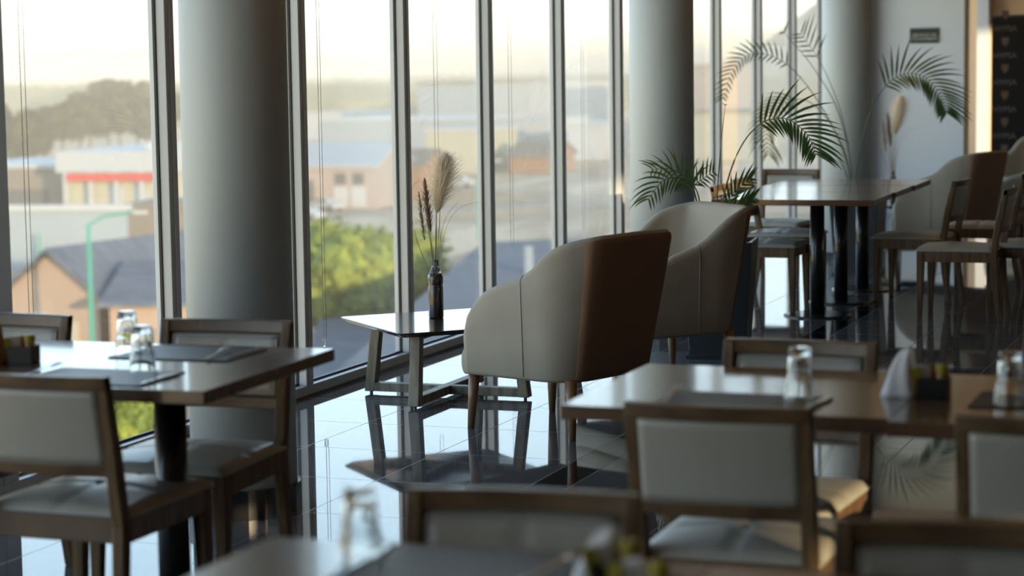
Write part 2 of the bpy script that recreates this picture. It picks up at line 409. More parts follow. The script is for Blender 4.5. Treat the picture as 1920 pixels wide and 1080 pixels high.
CH = [ # x, y, yaw of the front direction (+Y = 0), label, group
 (-3.065, 5.01, 0, 'cream and oak dining chair with its back to the viewer, at the left table', 'dining chairs at the left table'),
 (-3.12, 5.63, 184, 'cream and oak dining chair facing the viewer, in front of the nearest round column', 'dining chairs at the left table'),
 (-3.91, 5.62, 180, 'dining chair by the leftmost window, only its back top showing above the left table', 'dining chairs at the left table'),
 (-1.252, 4.98, 1, 'large dining chair seen from behind, at centre right, whole cream back panel showing', 'dining chairs at the centre right tables'),
 (-1.33, 5.55, 177, 'dining chair facing the viewer across the centre right table, behind the upturned glass', 'dining chairs at the centre right tables'),
 (-.495, 4.98, 0, 'dining chair seen from behind, cut by the right edge of the picture', 'dining chairs at the centre right tables'),
 (-.50, 5.62, 180, 'dining chair corner at the right edge, on the far side of the right table', 'dining chairs at the centre right tables'),
 (-1.292, 3.33, 187, 'blurred dining chair facing the viewer across the nearest table, behind the dark placemat', 'dining chairs at the nearest tables'),
 (-.50, 3.26, 184, 'blurred dining chair facing the viewer in the bottom right corner', 'dining chairs at the nearest tables'),
 (-3.60, 15.30, 176, 'dining chair with pale back facing the viewer, behind the three far tables', 'dining chairs at the far tables'),
 (-3.27, 13.50, -90, 'nearer of two side-on dining chairs between the nearer planter and the far tables', 'dining chairs at the far tables'),
 (-3.34, 14.35, -90, 'further of two side-on dining chairs between the nearer planter and the far tables', 'dining chairs at the far tables'),
 (-2.43, 14.30, 86, 'side-on dining chair pushed under the right side of the far tables', 'dining chairs at the far tables'),
 (-2.00, 13.40, 90, 'side-on dining chair standing nearest the viewer, right of the far tables', 'dining chairs at the far tables'),
 (-2.12, 15.25, 90, 'dining chair mostly hidden behind the nearest side-on chair, right of the far tables', 'dining chairs at the far tables'),
 (-1.62, 13.75, 88, 'dining chair at the right picture edge beside the far tables, mainly its back post showing', 'dining chairs at the far tables'),
]
for i, (x, y, a, lab, g) in enumerate(CH):
    place(chair, i > 0, (x, y, 0), radians(a), lab, g)

# ------------------------------------------------------------------ tables
def make_table(w, d, label, loc, rz=0, group=None, top_z=.75, px=0, py=0):
    t = empty('dining_table', loc, rz); tag(t, label, 'table', group)
    MB().box(-w / 2, w / 2, -d / 2, d / 2, top_z - .036, top_z).build('tabletop', 'table_wood', t, bevel=.002)
    MB().lathe([(.045, .012), (.045, top_z - .042)], 32, (px, py, 0)).build('pedestal', 'black_metal', t, smooth=True)
    MB().lathe([(.21, 0), (.21, .008), (.20, .012), (.045, .013)], 48, (px, py, 0)).build('base_plate', 'black_metal', t)
    MB().box(px - .17, px + .17, py - .17, py + .17, top_z - .042, top_z - .037).build('mounting_plate', 'black_metal', t)
    return t
make_table(1.32, .87, 'dark glossy wooden dining table at the left, two glasses and two placemats on it', (-3.335, 5.285, 0), radians(2.2), px=.40, py=-.12)
make_table(.80, .76, 'glossy dining table in the centre right, upturned glass near its left end', (-1.300, 5.285, 0), radians(.3), 'dining tables joined end to end at centre right')
make_table(.92, .80, 'glossy dining table at the right edge, condiment box and napkin standing on it', (-.437, 5.270, 0), 0, 'dining tables joined end to end at centre right')
make_table(.80, .78, 'blurred dining table nearest the viewer, dark placemat and upturned glass on it', (-1.300, 2.975, 0), radians(1), 'nearest dining tables')
make_table(.92, .80, 'blurred dining table at the bottom right, below the nearest facing chair', (-.437, 2.975, 0), radians(1), 'nearest dining tables')
for k, (y, lab) in enumerate([(13.25, 'nearest of the three joined tables by the tall palms'), (14.05, 'middle of the three joined tables by the tall palms'), (14.86, 'furthest of the three joined tables by the tall palms, by the small dried grass vase')]):
    make_table(1.0, .79, lab, (-2.96 - .015 * k, y, 0), radians(2), 'three joined tables by the palms', px=.085)

# ------------------------------------------------------------------ things on the tables
def make_glass():
    g = MB()
    out = [(.0365, 0), (.0365, .004), (.0352, .045), (.0322, .058), (.0300, .066), (.0272, .122), (.0262, .130), (.020, .132)]
    inn = [(.012, .112), (.0235, .112), (.0250, .108), (.0282, .064), (.0332, .044), (.0348, .002), (.0350, 0)]
    n = 40; rings = [[Vector((r * cos(2 * pi * k / n), r * sin(2 * pi * k / n), z)) for k in range(n)] for r, z in out[::-1] + inn[::-1]]
    g.loft(rings, cap=True)
    o = g.build('drinking_glass', 'glassware', smooth=True); o['category'] = 'glass'
    return o
glass = make_glass()
GL = [(-3.209, 5.437, 'upturned clear glass on the left table, standing further back beside the far placemat'),
      (-2.985, 5.134, 'upturned clear glass on the left table, the nearer and right one of the pair'),
      (-1.152, 5.115, 'upturned clear glass on the centre right table, in front of the facing chair'),
      (-1.46, 3.20, 'blurred upturned glass on the nearest table, beside the dark placemat'),
      (-.655, 5.16, 'upturned glass at the right edge, on the right table')]
for i, (x, y, lab) in enumerate(GL):
    place(glass, i > 0, (x, y, .7505 if i < 2 or i > 2 else .7505), 0, lab, 'upturned drinking glasses')
def placemat(name, cx, cy, w, d, rz, label):
    o = MB().box(-w / 2, w / 2, -d / 2, d / 2, 0, .0035).build('placemat', 'placemat', bevel=.001)
    o.location = (cx, cy, .7505); o.rotation_euler = (0, 0, radians(rz)); tag(o, label, 'placemat', 'dark placemats')
placemat('m', -3.06, 5.525, .38, .27, 2, 'dark placemat on the far side of the left table, with a fork on it')
placemat('m', -3.06, 5.03, .38, .27, 2, 'dark placemat on the near side of the left table, with a knife on its right')
placemat('m', -1.285, 5.045, .40, .27, -1, 'dark placemat on the centre right table, behind the large chair back')
placemat('m', -1.29, 3.225, .38, .29, 4, 'large blurred dark placemat on the nearest table')
placemat('m', -.60, 5.245, .30, .25, 0, 'dark placemat corner at the right edge, on the right table')
def make_fork():
    f = MB(); N = 20; rings = []
    for k in range(13):
        s = k / 12; y = -.10 + .135 * s; w = .010 - .006 * sin(pi * min(1, s * 1.2)) * .8 + (.004 if s > .9 else 0)
        z = .004 + .010 * s ** 2
        rings.append([Vector((-w / 2, y, z)), Vector((w / 2, y, z)), Vector((w / 2, y, z + .002)), Vector((-w / 2, y, z + .002))])
    f.loft(rings)
    f.box(-.011, .011, .033, .052, .0125, .0150)
    for i in range(4):
        x = -.0095 + i * .0063
        f.hexa([Vector((x - .0015, .05, .012)), Vector((x + .0015, .05, .012)), Vector((x + .001, .098, .018)), Vector((x - .001, .098, .018))],
               [Vector((x - .0015, .05, .0145)), Vector((x + .0015, .05, .0145)), Vector((x + .001, .098, .020)), Vector((x - .001, .098, .020))])
    o = f.build('fork', 'steel', bevel=.0005); o['category'] = 'fork'; return o
def make_knife():
    f = MB()
    f.loft([[Vector((x * s, y, z)) for x, z in ((-1, 0), (1, 0), (1, .003), (-1, .003))] for s, y in ((.004, -.11), (.0055, -.06), (.004, 0), (.006, .008), (.0095, .03), (.0095, .075), (.004, .108))])
    o = f.build('table_knife', 'steel', bevel=.0006); o['category'] = 'knife'; return o
fork = make_fork(); knife = make_knife()
for i, (x, y, a, z, lab) in enumerate([(-2.945, 5.500, 8, .754, 'steel fork lying on the far placemat of the left table'),
                                (-3.262, 5.05, -6, .7505, 'steel fork beside the near placemat of the left table'),
                                (-1.46, 5.06, 4, .754, 'steel fork on the placemat behind the large chair back'),
                                (-1.135, 3.235, -14, .754, 'blurred steel fork on the right of the nearest placemat')]):
    place(fork, i > 0, (x, y, z), radians(a), lab, 'steel forks')
for i, (x, y, a, z, lab) in enumerate([(-2.872, 5.03, 2, .7545, 'steel table knife on the near placemat of the left table'),
                                (-1.098, 5.07, -6, .7545, 'steel table knife beside the upturned glass on the centre right table'),
                                (-1.462, 3.22, 2, .7545, 'blurred table knife at the left edge of the nearest placemat'),
                                (-2.895, 5.54, 4, .7545, 'steel table knife on the far placemat of the left table')]):
    place(knife, i > 0, (x, y, z), radians(a), lab, 'steel table knives')
def caddy(loc, rz, label, mirror=1):
    t = empty('condiment_box', loc, radians(rz)); tag(t, label, 'condiment box', 'black condiment boxes')
    b = MB(); w, d, h, th = .074, .07, .050, .003
    for x0, x1, y0, y1 in ((-w/2, w/2, -d/2, -d/2+th), (-w/2, w/2, d/2-th, d/2), (-w/2, -w/2+th, -d/2, d/2), (w/2-th, w/2, -d/2, d/2), (-.0015, .0015, -d/2, d/2)):
        b.box(x0, x1, y0, y1, 0, h)
    b.box(-w/2, w/2, -d/2, d/2, 0, th)
    b.build('box', 'plastic_black', t, bevel=.001)
    for k, (x, y, a, m) in enumerate([(-.028, -.022, -14, 'packet_yellow'), (-.022, -.010, -10, 'packet_white'), (-.016, .004, -4, 'packet_white'), (-.010, .016, 3, 'packet_pink'), (-.030, .02, -8, 'packet_white')]):
        p = MB().box(-.011, .011, -.002, .002, 0, .072).build('sugar_packet', m, t, bevel=.0008)
        p.location = (x, y, .005); p.rotation_euler = (radians(4), radians(a), radians(20))
    j = MB().lathe([(.0005, .004), (.015, .004), (.015, .055), (.012, .062)], 20, (.020, 0, 0)).build('sauce_jar', 'sauce', t, smooth=True)
    MB().lathe([(.0005, .060), (.0155, .060), (.0155, .078), (.013, .081), (.0005, .081)], 20, (.020, 0, 0)).build('jar_lid', 'packet_yellow', j)
    return t
caddy((-3.428, 5.232, .7505), 12, 'black condiment box of packets and a yellow lidded jar on the left table')
caddy((-.852, 5.262, .7505), 0, 'black condiment box on the right table, beside the white napkin')
caddy((-1.00, 3.155, .7505), 10, 'blurred condiment box on the nearest table, right of the placemat')
caddy((-.915, 3.04, .7505), -20, 'blurred condiment box low in the picture, below the large chair')
def napkin(loc, rz, m, label, h=.105, name='folded_napkin'):
    n = MB(); rings = []
    for k in range(10):
        s = k / 9; rr = []
        for j in range(28):
            a = 2 * pi * j / 28
            r = (.030 * (1 - s) ** .7 + .010) * (1 + .18 * sin(5 * a + s * 3)) * (1.0 if s < .95 else .6)
            rr.append(Vector((r * cos(a) * 1.1 + .022 * s * s, r * sin(a) * .55, h * s)))
        rings.append(rr)
    n.loft(rings)
    o = n.build(name, m, smooth=True); o.location = loc; o.rotation_euler = (0, 0, radians(rz)); tag(o, label, 'napkin'); return o
napkin((-.93, 5.235, .7505), 0, 'paper_white', 'tall folded white napkin standing on the right table beside the condiment box', .125)
napkin((-3.50, 5.17, .7505), 30, 'kraft', 'brown paper napkin bundle at the left edge, beside the condiment box', .12)
napkin((-1.035, 3.165, .7505), 10, 'paper_white', 'blurred white napkin standing on the nearest table', .10)

# ------------------------------------------------------------------ tub armchairs
def make_armchair():
    t = empty('armchair'); t['category'] = 'armchair'
    # plan outline of the shell from front left round the back to front right
    HW, YF, YBk, RC = .335, .275, -.325, .17
    path = []
    n1 = 22
    for k in range(n1): path.append((-HW, YF + (YBk + RC - YF) * k / n1, -1, 0))
    for k in range(9): a = pi + (pi / 2) * k / 8; path.append((-HW + RC + RC * cos(a), YBk + RC + RC * sin(a), cos(a), sin(a)))
    for k in range(1, 8): path.append((-HW + RC + (2 * HW - 2 * RC) * k / 8, YBk, 0, -1))
    left = path[:]
    path = left + [(HW - RC + RC * cos(a), YBk + RC + RC * sin(a), cos(a), sin(a)) for a in [1.5 * pi + (pi / 2) * k / 8 for k in range(9)]]
    path += [(HW, YBk + RC + (YF - YBk - RC) * k / n1, 1, 0) for k in range(1, n1 + 1)]
    L = [0]
    for i in range(1, len(path)): L.append(L[-1] + hypot(path[i][0] - path[i-1][0], path[i][1] - path[i-1][1]))
    T = L[-1]
    def top(s):
        s = min(s, T - s)
        K = [(0, .45), (.02, .515), (.06, .570), (.12, .617), (.20, .650), (.28, .675), (.33, .692), (.38, .722), (.45, .780), (.51, .825), (.58, .855), (.66, .870), (1.2, .877)]
        for (a0, h0), (a1, h1) in zip(K, K[1:]):
            if s <= a1: h = h0 + (h1 - h0) * (s - a0) / (a1 - a0); break
        return h
    zb = .245; TH = .062; rings = []
    for i, (x, y, nx, ny) in enumerate(path):
        s = L[i]; h = top(s); back = max(0, min(1, (min(s, T - s) - .36) / .3)); back = back * back * (3 - 2 * back)
        def P(off, z):
            q = max(0, (z - zb)) / .6
            lean = .085 * back * q * (1 if z > zb else 0) + .018 * q - .018 * (1 - q) * (1 - q)
            return Vector((x + nx * (off + lean * (.55 if abs(nx) > .5 else 1)), y + ny * (off + lean) - (.0 if back else 0), z))
        r = [P(-.01, zb), P(0, zb + .015), P(0, zb + (h - zb) * .33), P(0, zb + (h - zb) * .66), P(0, h - .035), P(-.006, h - .014), P(-TH * .35, h), P(-TH * .7, h - .004), P(-TH * .98, h - .022), P(-TH, h - .05), P(-TH, zb + (h - zb) * .5), P(-TH, zb + .02), P(-TH + .01, zb)]
        rings.append(r)
    sh = MB().loft(rings).build('shell', 'armchair_fabric', t, smooth=True)
    for s in (-1, 1):
        idx = 17 if s < 0 else len(path) - 18
        pts = [rings[idx][k] + Vector((s * .0008, 0, 0)) for k in range(1, 7)]
        MB().tube(pts, .0028, 6).build('seam', 'leather_trim', sh, smooth=True)
    i0 = 22 + 5; i1 = len(path) - 1 - i0; bp_ = MB(); rr = []
    for i in range(i0, i1 + 1):
        o_ = Vector((path[i][2], path[i][3], 0)); q = rings[i][0:6]
        rr.append([p + o_ * .004 for p in q] + [p - o_ * .004 for p in q[::-1]])
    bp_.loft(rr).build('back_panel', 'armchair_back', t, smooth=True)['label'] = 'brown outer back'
    # seat: base box and bulging cushion
    b = MB(); hw = HW - TH - .002
    b.box(-hw, hw, YBk + TH + .02, YF + .005, zb, .35); b.build('seat_base', 'armchair_fabric', t, bevel=.012, seg=3)
    c = MB(); rr = []
    for k in range(9):
        a = -pi / 2 + pi * k / 8; ins = .028 * (1 - cos(a)); z = .405 + .058 * sin(a); o_ = YF + .062 - ins
        w_ = hw - ins * .35
        rr.append([Vector((-w_, -.25, z)), Vector((-w_, o_ - .03, z)), Vector((-w_ + .03, o_, z)), Vector((0, o_ + .006, z)), Vector((w_ - .03, o_, z)), Vector((w_, o_ - .03, z)), Vector((w_, -.25, z))])
    c.loft(rr); c.build('seat_cushion', 'armchair_fabric', t, smooth=True, bevel=0)
    fb = MB(); rr = []
    for k in range(9):
        a = -pi / 2 + pi * k / 8; z = .300 + .055 * sin(a); o_ = YF + .028 + .022 * cos(a)
        rr.append([Vector((-HW + .02, YF - .01, z)), Vector((-HW + .02, o_ - .02, z)), Vector((-HW + .05, o_, z)), Vector((HW - .05, o_, z)), Vector((HW - .02, o_ - .02, z)), Vector((HW - .02, YF - .01, z))])
    fb.loft(rr).build('front_band', 'armchair_fabric', t, smooth=True)
    for sx_ in (-1, 1):
        for sy in (-1, 1):
            c0 = Vector((sx_ * .268, sy * .27, zb + .01)); c1 = Vector((sx_ * .282, sy * .285, 0))
            MB().tube([c0, c0.lerp(c1, .5), c1], [.026, .021, .0145], 16).build('leg', 'beech', t, smooth=True)
    return t
arm = make_armchair()
AR = [(-3.06, 8.86, 70, 'cream tub armchair nearest the viewer, beside the low coffee table'),
      (-3.08, 10.36, 138, 'tub armchair behind the nearest one, its pale inside showing, before the nearer planter'),
      (-2.72, 17.30, 70, 'tub armchair beyond the far tables, right of the small dried grass vase'),
      (-2.52, 21.2, 146, 'pale tub armchair furthest away, in front of the black banner'),
      (-2.08, 17.95, 72, 'tub armchair in warm light at the right edge, beyond the far chairs')]
for i, (x, y, a, lab) in enumerate(AR):
    place(arm, i > 0, (x, y, 0), radians(a), lab, 'tub armchairs')

# ------------------------------------------------------------------ coffee tables
def make_coffee_table(loc, rz, label):
    t = empty('coffee_table', loc, rz); tag(t, label, 'table', 'low coffee tables')
    hs = .40; ch = .035; zt = .37
    def outline(h): # rounded square, corner on +-X +-Y after 45 degree turn
        pts = []
        for qx, qy, a0 in ((1, 1, 0), (-1, 1, 90), (-1, -1, 180), (1, -1, 270)):
            for k in range(5):
                a = radians(a0 + 90 * k / 4); pts.append((qx * (h - ch) + ch * cos(a), qy * (h - ch) + ch * sin(a)))
        return [Vector((x * cos(pi/4) - y * sin(pi/4), x * sin(pi/4) + y * cos(pi/4), 0)) for x, y in pts]
    MB().loft([[p + Vector((0, 0, z)) for p in outline(h)] for h, z in ((hs - .028, zt - .024), (hs - .004, zt - .008), (hs, zt - .002), (hs - .002, zt))]).build('tabletop', 'coffee_top', t)
    for k in range(4):
        a = k * pi / 2; u = Vector((cos(a), sin(a), 0)); w = Vector((-sin(a), cos(a), 0))
        def q(r, s, z): return u * r + w * s + Vector((0, 0, z))
        MB().hexa([q(.375, -.028, .012), q(.425, -.028, .012), q(.425, .028, .012), q(.375, .028, .012)], [q(.335, -.024, zt - .022), q(.385, -.024, zt - .022), q(.385, .024, zt - .022), q(.335, .024, zt - .022)]).build('leg', 'ash_grey', t, bevel=.004)
        MB().lathe([(.008, 0), (.008, .013)], 10, tuple(u * .40)).build('foot', 'black_metal', t)
    MB().box(-.38, .38, -.026, .026, .013, .055).box(-.026, .026, -.38, .38, .0145, .0565).build('cross_base', 'ash_grey', t, bevel=.003)
    MB().box(-.34, .34, -.020, .020, zt - .05, zt - .025).box(-.020, .020, -.34, .34, zt - .051, zt - .0255).build('under_rail', 'ash_grey', t)
    return t
make_coffee_table((-3.875, 9.535, 0), radians(0), 'low square coffee table with dark top and ash cross legs by the window')
make_coffee_table((-3.400, 18.62, 0), radians(20), 'low coffee table beyond the far tables, holding the small dried grass vase')

# bottle vase with dried grasses
def bottle(loc, label, s=1.0):
    t = empty('bottle_vase', loc); tag(t, label, 'vase')
    k = s
    prof = [(.0005, 0), (.034*k, 0), (.0365*k, .006*k), (.0365*k, .150*k), (.034*k, .158*k), (.034*k, .163*k), (.0372*k, .172*k), (.0372*k, .196*k), (.032*k, .216*k), (.022*k, .236*k), (.0165*k, .252*k), (.0155*k, .272*k), (.017*k, .276*k), (.0165*k, .282*k), (.0135*k, .282*k), (.013*k, .25*k)]
    MB().lathe([p for p in prof if p[1] <= .2 * k or p[1] < .2], 32, cap=True) if False else None
    MB().lathe([p for p in prof[:9]] + [(.0005, .212*k)], 32).build('bottle_body', 'bottle_dark', t, smooth=True)
    MB().lathe([(.0335*k, .211*k)] + prof[9:], 32, cap=False).build('bottle_neck', 'bottle_clear', t, smooth=True)
    return t
bottle((-3.954, 9.602, .3705), 'dark bottle used as a vase on the low coffee table by the window')
bottle((-3.370, 18.60, .3705), 'small bottle vase beyond the far tables, under the dried grass', .95)
def plume(mb_, base, tip, width, n=420, lean=None):
    base = Vector(base); tip = Vector(tip); ax = tip - base; L_ = ax.length; t = ax.normalized()
    u = t.cross(Vector((0, 1, 0))).normalized(); w = t.cross(u)
    for k in range(n):
        s = random.random(); env = (sin(pi * min(1, s * .93 + .07)) ** .7) * (1 - .45 * s)
        a = random.random() * 2 * pi; d = (u * cos(a) + w * sin(a))
        p0 = base + ax * s; l = width * env * random.uniform(.5, 1.15)
        j_ = random.uniform(.2, 1.0); p1 = p0 + d * l * .75 * j_ + t * l * .7; p2 = p0 + d * l * 1.3 * j_ + t * l * random.uniform(.7, 1.6) - Vector((0, 0, l * .3 * j_))
        sd = t.cross(d).normalized() * .0012
        mb_.quad(p0 - sd, p0 + sd, p1 + sd, p1 - sd); mb_.tri(p1 - sd, p1 + sd, p2)
def strand(mb_, pts, r=.0012):
    P = [Vector(p) for p in pts]; out = []
    n = 12
    for k in range(n + 1):                                     # quadratic/cubic Bezier
        s = k / n
        Q = P[:]
        while len(Q) > 1: Q = [Q[i].lerp(Q[i+1], s) for i in range(len(Q) - 1)]
        out.append(Q[0])
    mb_.tube(out, [r * (1 - .6 * k / n) for k in range(n + 1)], 5)
def grasses(loc, label, s=1.0, seed=1, tall=0):
    random.seed(seed)
    t = empty('dried_grass', loc); tag(t, label, 'dried grass')
    X_ = Vector((.938, .346, 0)); Z_ = Vector((0, 0, 1))
    def q(x, z, d=0): return X_ * x * s + Z_ * z * s + Vector((-.3, .9, 0)) * d * s
    m1 = MB(); plume(m1, q(.012, .49), q(.060, .775), .14 * s, 2600); m1.build('pampas_plume', 'pampas', t, fix=False)
    m2 = MB(); plume(m2, q(-.02, .40), q(-.045, .665), .055 * s, 900); m2.build('dark_plume', 'pampas_dark', t, fix=False)
    m3 = MB(); plume(m3, q(-.052, .36, .02), q(-.075, .60, .02), .045 * s, 300); m3.build('thin_plume', 'pampas_dark', t, fix=False)
    st = MB()
    strand(st, [q(0, .10), q(0, .3), q(.012, .52)], .0028 * s); strand(st, [q(.002, .10), q(.01, .35), q(.055, .79)], .002 * s)
    strand(st, [q(-.002, .10), q(-.01, .3), q(-.045, .66)], .0026 * s)
    for k in range(9):
        x = random.uniform(-.10, .02); strand(st, [q(random.uniform(-.006, .006), .10), q(x * .3, .3), q(x, random.uniform(.42, .60))], .0013 * s)
    strand(st, [q(-.004, .10), q(-.06, .34), q(-.19, .50), q(-.11, .72), q(-.055, .66), q(-.05, .62)], .0012 * s)
    strand(st, [q(-.004, .10), q(-.03, .3), q(-.16, .42), q(-.13, .62)], .0011 * s)
    strand(st, [q(.004, .10), q(.02, .42), q(.04, .48), q(.115, .545)], .0014 * s)
    strand(st, [q(.004, .10), q(.03, .50), q(.10, .535), q(.23, .545)], .0010 * s)
    st.build('stems', 'dry_stem', t, smooth=True)
    return t
grasses((-3.954, 9.602, .385), 'dried pampas grass standing in the dark bottle by the window')
g2 = grasses((-3.370, 18.60, .39), 'small dried grass bunch in front of the white end wall', 1.15, 4)

# ------------------------------------------------------------------ planters and palms
def planter(loc, rz, label):
    t = empty('planter', loc, radians(rz)); tag(t, label, 'planter', 'grey planters of the palms')
    def sq(h, z): return [Vector((-h, -h, z)), Vector((h, -h, z)), Vector((h, h, z)), Vector((-h, h, z))]
    MB().loft([sq(.150, .03), sq(.190, .63), sq(.172, .63), sq(.165, .56)]).build('pot', 'planter_grey', t, bevel=.003)
    MB().loft([sq(.170, 0), sq(.170, .02), sq(.155, .022), sq(.155, .045)]).build('foot', 'planter_grey', t, bevel=.002)
    MB().loft([sq(.16, .54), sq(.168, .585)]).build('soil', 'soil', t)
    return t
planter((-2.985, 11.30, 0), 8, 'dark grey tapered planter behind the armchairs, holding the nearer palm')
planter((-3.17, 16.05, 0), 0, 'dark grey planter behind the far tables, holding the further palm')
def bez(P, s):
    Q = [Vector(p) for p in P]
    while len(Q) > 1: Q = [Q[i].lerp(Q[i+1], s) for i in range(len(Q) - 1)]
    return Q[0]
def crv(P, s):                                                # Catmull-Rom through the points
    n = len(P) - 1; x = min(s * n, n - 1e-6); i = int(x); u = x - i
    p0 = P[max(i-1, 0)]; p1 = P[i]; p2 = P[i+1]; p3 = P[min(i+2, n)]
    return .5 * ((2 * p1) + (p2 - p0) * u + (2 * p0 - 5 * p1 + 4 * p2 - p3) * u * u + (3 * p1 - p0 - 3 * p2 + p3) * u ** 3)
def frond(P, start, nl, ll, parent, width=.011, droop=.5, spread=1.0, side=None, r0=.0055, taper=True):
    P = [Vector(p) for p in P]; st = MB(); N = 34
    pts = [crv(P, k / N) for k in range(N + 1)]
    st.tube(pts, [r0 * (1 - .75 * k / N) for k in range(N + 1)], 6)
    f = st.build('frond', 'palm_stem', parent, smooth=True)
    lf = MB()
    for k in range(nl):
        s = start + (1 - start) * (k + .5) / nl; p = crv(P, s); t = (crv(P, min(1, s + .02)) - crv(P, s - .02)).normalized()
        view = Vector((.25, -.97, 0)); sidev = t.cross(view).normalized()
        for sg in (-1, 1):
            e = sin(pi * min(1, .16 + .84 * (k + .5) / nl)) ** .6 if taper else 1
            l = ll * (.45 + .55 * e) * random.uniform(.85, 1.12) * (.55 if (sidev * sg).z < 0 else 1)
            d = (sidev * sg * spread + t * .75 + view * random.uniform(-.45, .45)).normalized()
            q = [p]; cur = p; dd = d.copy(); m_ = 5
            for j in range(m_):
                dd = (dd + Vector((0, 0, -droop * .22))).normalized(); cur = cur + dd * l / m_; q.append(cur)
            wv = dd.cross(view).normalized()
            for j in range(m_):
                w0 = width * [.35, 1, 1, .8, .45, 0][j] / 2; w1 = width * [.35, 1, 1, .8, .45, 0.02][j+1] / 2
                n0 = (q[j+1] - q[j]).cross(view).normalized()
                lf.quad(q[j] - n0 * w0, q[j] + n0 * w0, q[j+1] + n0 * w1, q[j+1] - n0 * w1)
    lf.build('leaflets', 'palm_leaf', f, fix=False)
    return f
def pw(pts, D0):                                               # frond points as picture position + real distance
    return [at_dist(x, y, D0 + dd) for x, y, dd in pts]
random.seed(11)
p1 = empty('palm', (-2.985, 11.30, .585)); tag(p1, 'potted palm behind the second armchair, low feathery fronds before the middle round column', 'palm')
DA = 11.66
def loc_pts(pts, root): return [p - Vector(root.location) for p in pts]
B1 = at_dist(1345, 452, DA)
for pts, st, nl, ll, w, dr in [
    ([(1318, 470, -.05), (1306, 378, -.08), (1285, 338, -.12), (1245, 338, -.18), (1215, 375, -.2)], .38, 13, .19, .011, .9),
    ([(1322, 470, .05), (1312, 380, .02), (1298, 345, .02), (1262, 318, 0), (1222, 318, 0)], .45, 10, .15, .009, .7),
    ([(1328, 470, .05), (1308, 385, .1), (1302, 350, .1), (1318, 335, .1), (1338, 322, .1)], .5, 7, .12, .010, .6),
    ([(1340, 470, .1), (1344, 380, .1), (1350, 290, .1), (1360, 195, .15)], .97, 1, .03, .004, .3),
    ([(1345, 470, .0), (1358, 365, .0), (1384, 285, -.02), (1422, 235, -.05), (1470, 222, -.1), (1512, 250, -.12), (1530, 290, -.14)], .50, 18, .26, .015, .55),
    ([(1352, 470, .1), (1362, 400, .1), (1378, 360, .1), (1408, 335, .1)], .30, 9, .15, .014, .3),
    ([(1350, 470, -.05), (1366, 410, -.08), (1392, 385, -.1), (1412, 372, -.1)], .30, 8, .13, .014, .3),
    ]:
    frond(loc_pts(pw(pts, DA), p1), st, nl, ll, p1, w, dr, .42 if st < .36 else 1.0)
p2 = empty('palm', (-3.17, 16.05, .585)); tag(p2, 'tall potted palm behind the far tables, long fronds arching beside the far column', 'palm')
DB = 16.36
for pts, st, nl, ll, w, dr in [
    ([(1596, 400, 0), (1592, 320, 0), (1560, 235, 0), (1505, 150, .05), (1455, 108, .1), (1405, 102, .1), (1372, 135, .1), (1356, 185, .1)], .50, 20, .15, .012, .35),
    ([(1600, 400, 0), (1594, 300, 0), (1568, 200, 0), (1520, 120, 0), (1484, 78, 0), (1470, 60, 0)], .97, 2, .10, .010, .4),
    ([(1598, 400, .1), (1590, 310, .2), (1565, 245, .3), (1530, 200, .4), (1495, 186, .5), (1455, 205, .5), (1438, 245, .5), (1440, 290, .5)], .58, 18, .26, .011, .9),
    ([(1594, 400, .1), (1588, 330, .2), (1560, 282, .2), (1525, 272, .2)], .9, 2, .08, .006, .6),
    ([(1604, 400, 0), (1606, 320, 0), (1622, 240, 0), (1650, 175, 0), (1690, 140, -.05), (1735, 145, -.1), (1765, 180, -.12), (1775, 212, -.12)], .46, 24, .30, .017, .55),
    ([(1598, 400, .1), (1596, 320, .1), (1578, 215, .2), (1540, 120, .2), (1500, 62, .2)], .78, 6, .22, .011, .1),
    ]:
    frond(loc_pts(pw(pts, DB), p2), st, nl, ll, p2, w, dr)

# ------------------------------------------------------------------ blind chains
def blind_chain(y, zlow, label, gap=.035, tie=True):
    t = empty('blind_chain', (XW + .03, y, zlow)); tag(t, label, 'blind chain', 'bead chains hanging at the windows')
    m = MB(); H = 2.9 - zlow
    m.tube([(0, 0, H), (0, 0, .02), (0, .004, .006), (0, gap * .5, 0), (0, gap - .004, .006), (0, gap, .02), (0, gap, H)], .0013, 5)
    for k in range(int(min(H, 1.9) / .014)):
        m.sphere((0, 0, .03 + k * .014), .0026, 5, 3)
    m.build('bead_loop', 'chain_metal', t)
    if tie: MB().box(-.012, .003, gap * .5 - .008, gap * .5 + .008, -.03, .004).build('tension_clip', 'bottle_clear', t, bevel=.002)
for y, z, lab in [(6.90, .60, 'bead blind chain hanging in the leftmost window'), (9.46, .26, 'long bead blind chain just right of the nearest round column'),
                  (10.93, .45, 'thin blind chain behind the pampas grass'), (12.10, .5, 'thin blind chain in the window above the nearest armchair'), (13.47, .5, 'thin blind chain in the window left of the second column')]:
    blind_chain(y, z, lab, tie=(z < .3), gap=.03 if z < .7 and y < 10 else .05)

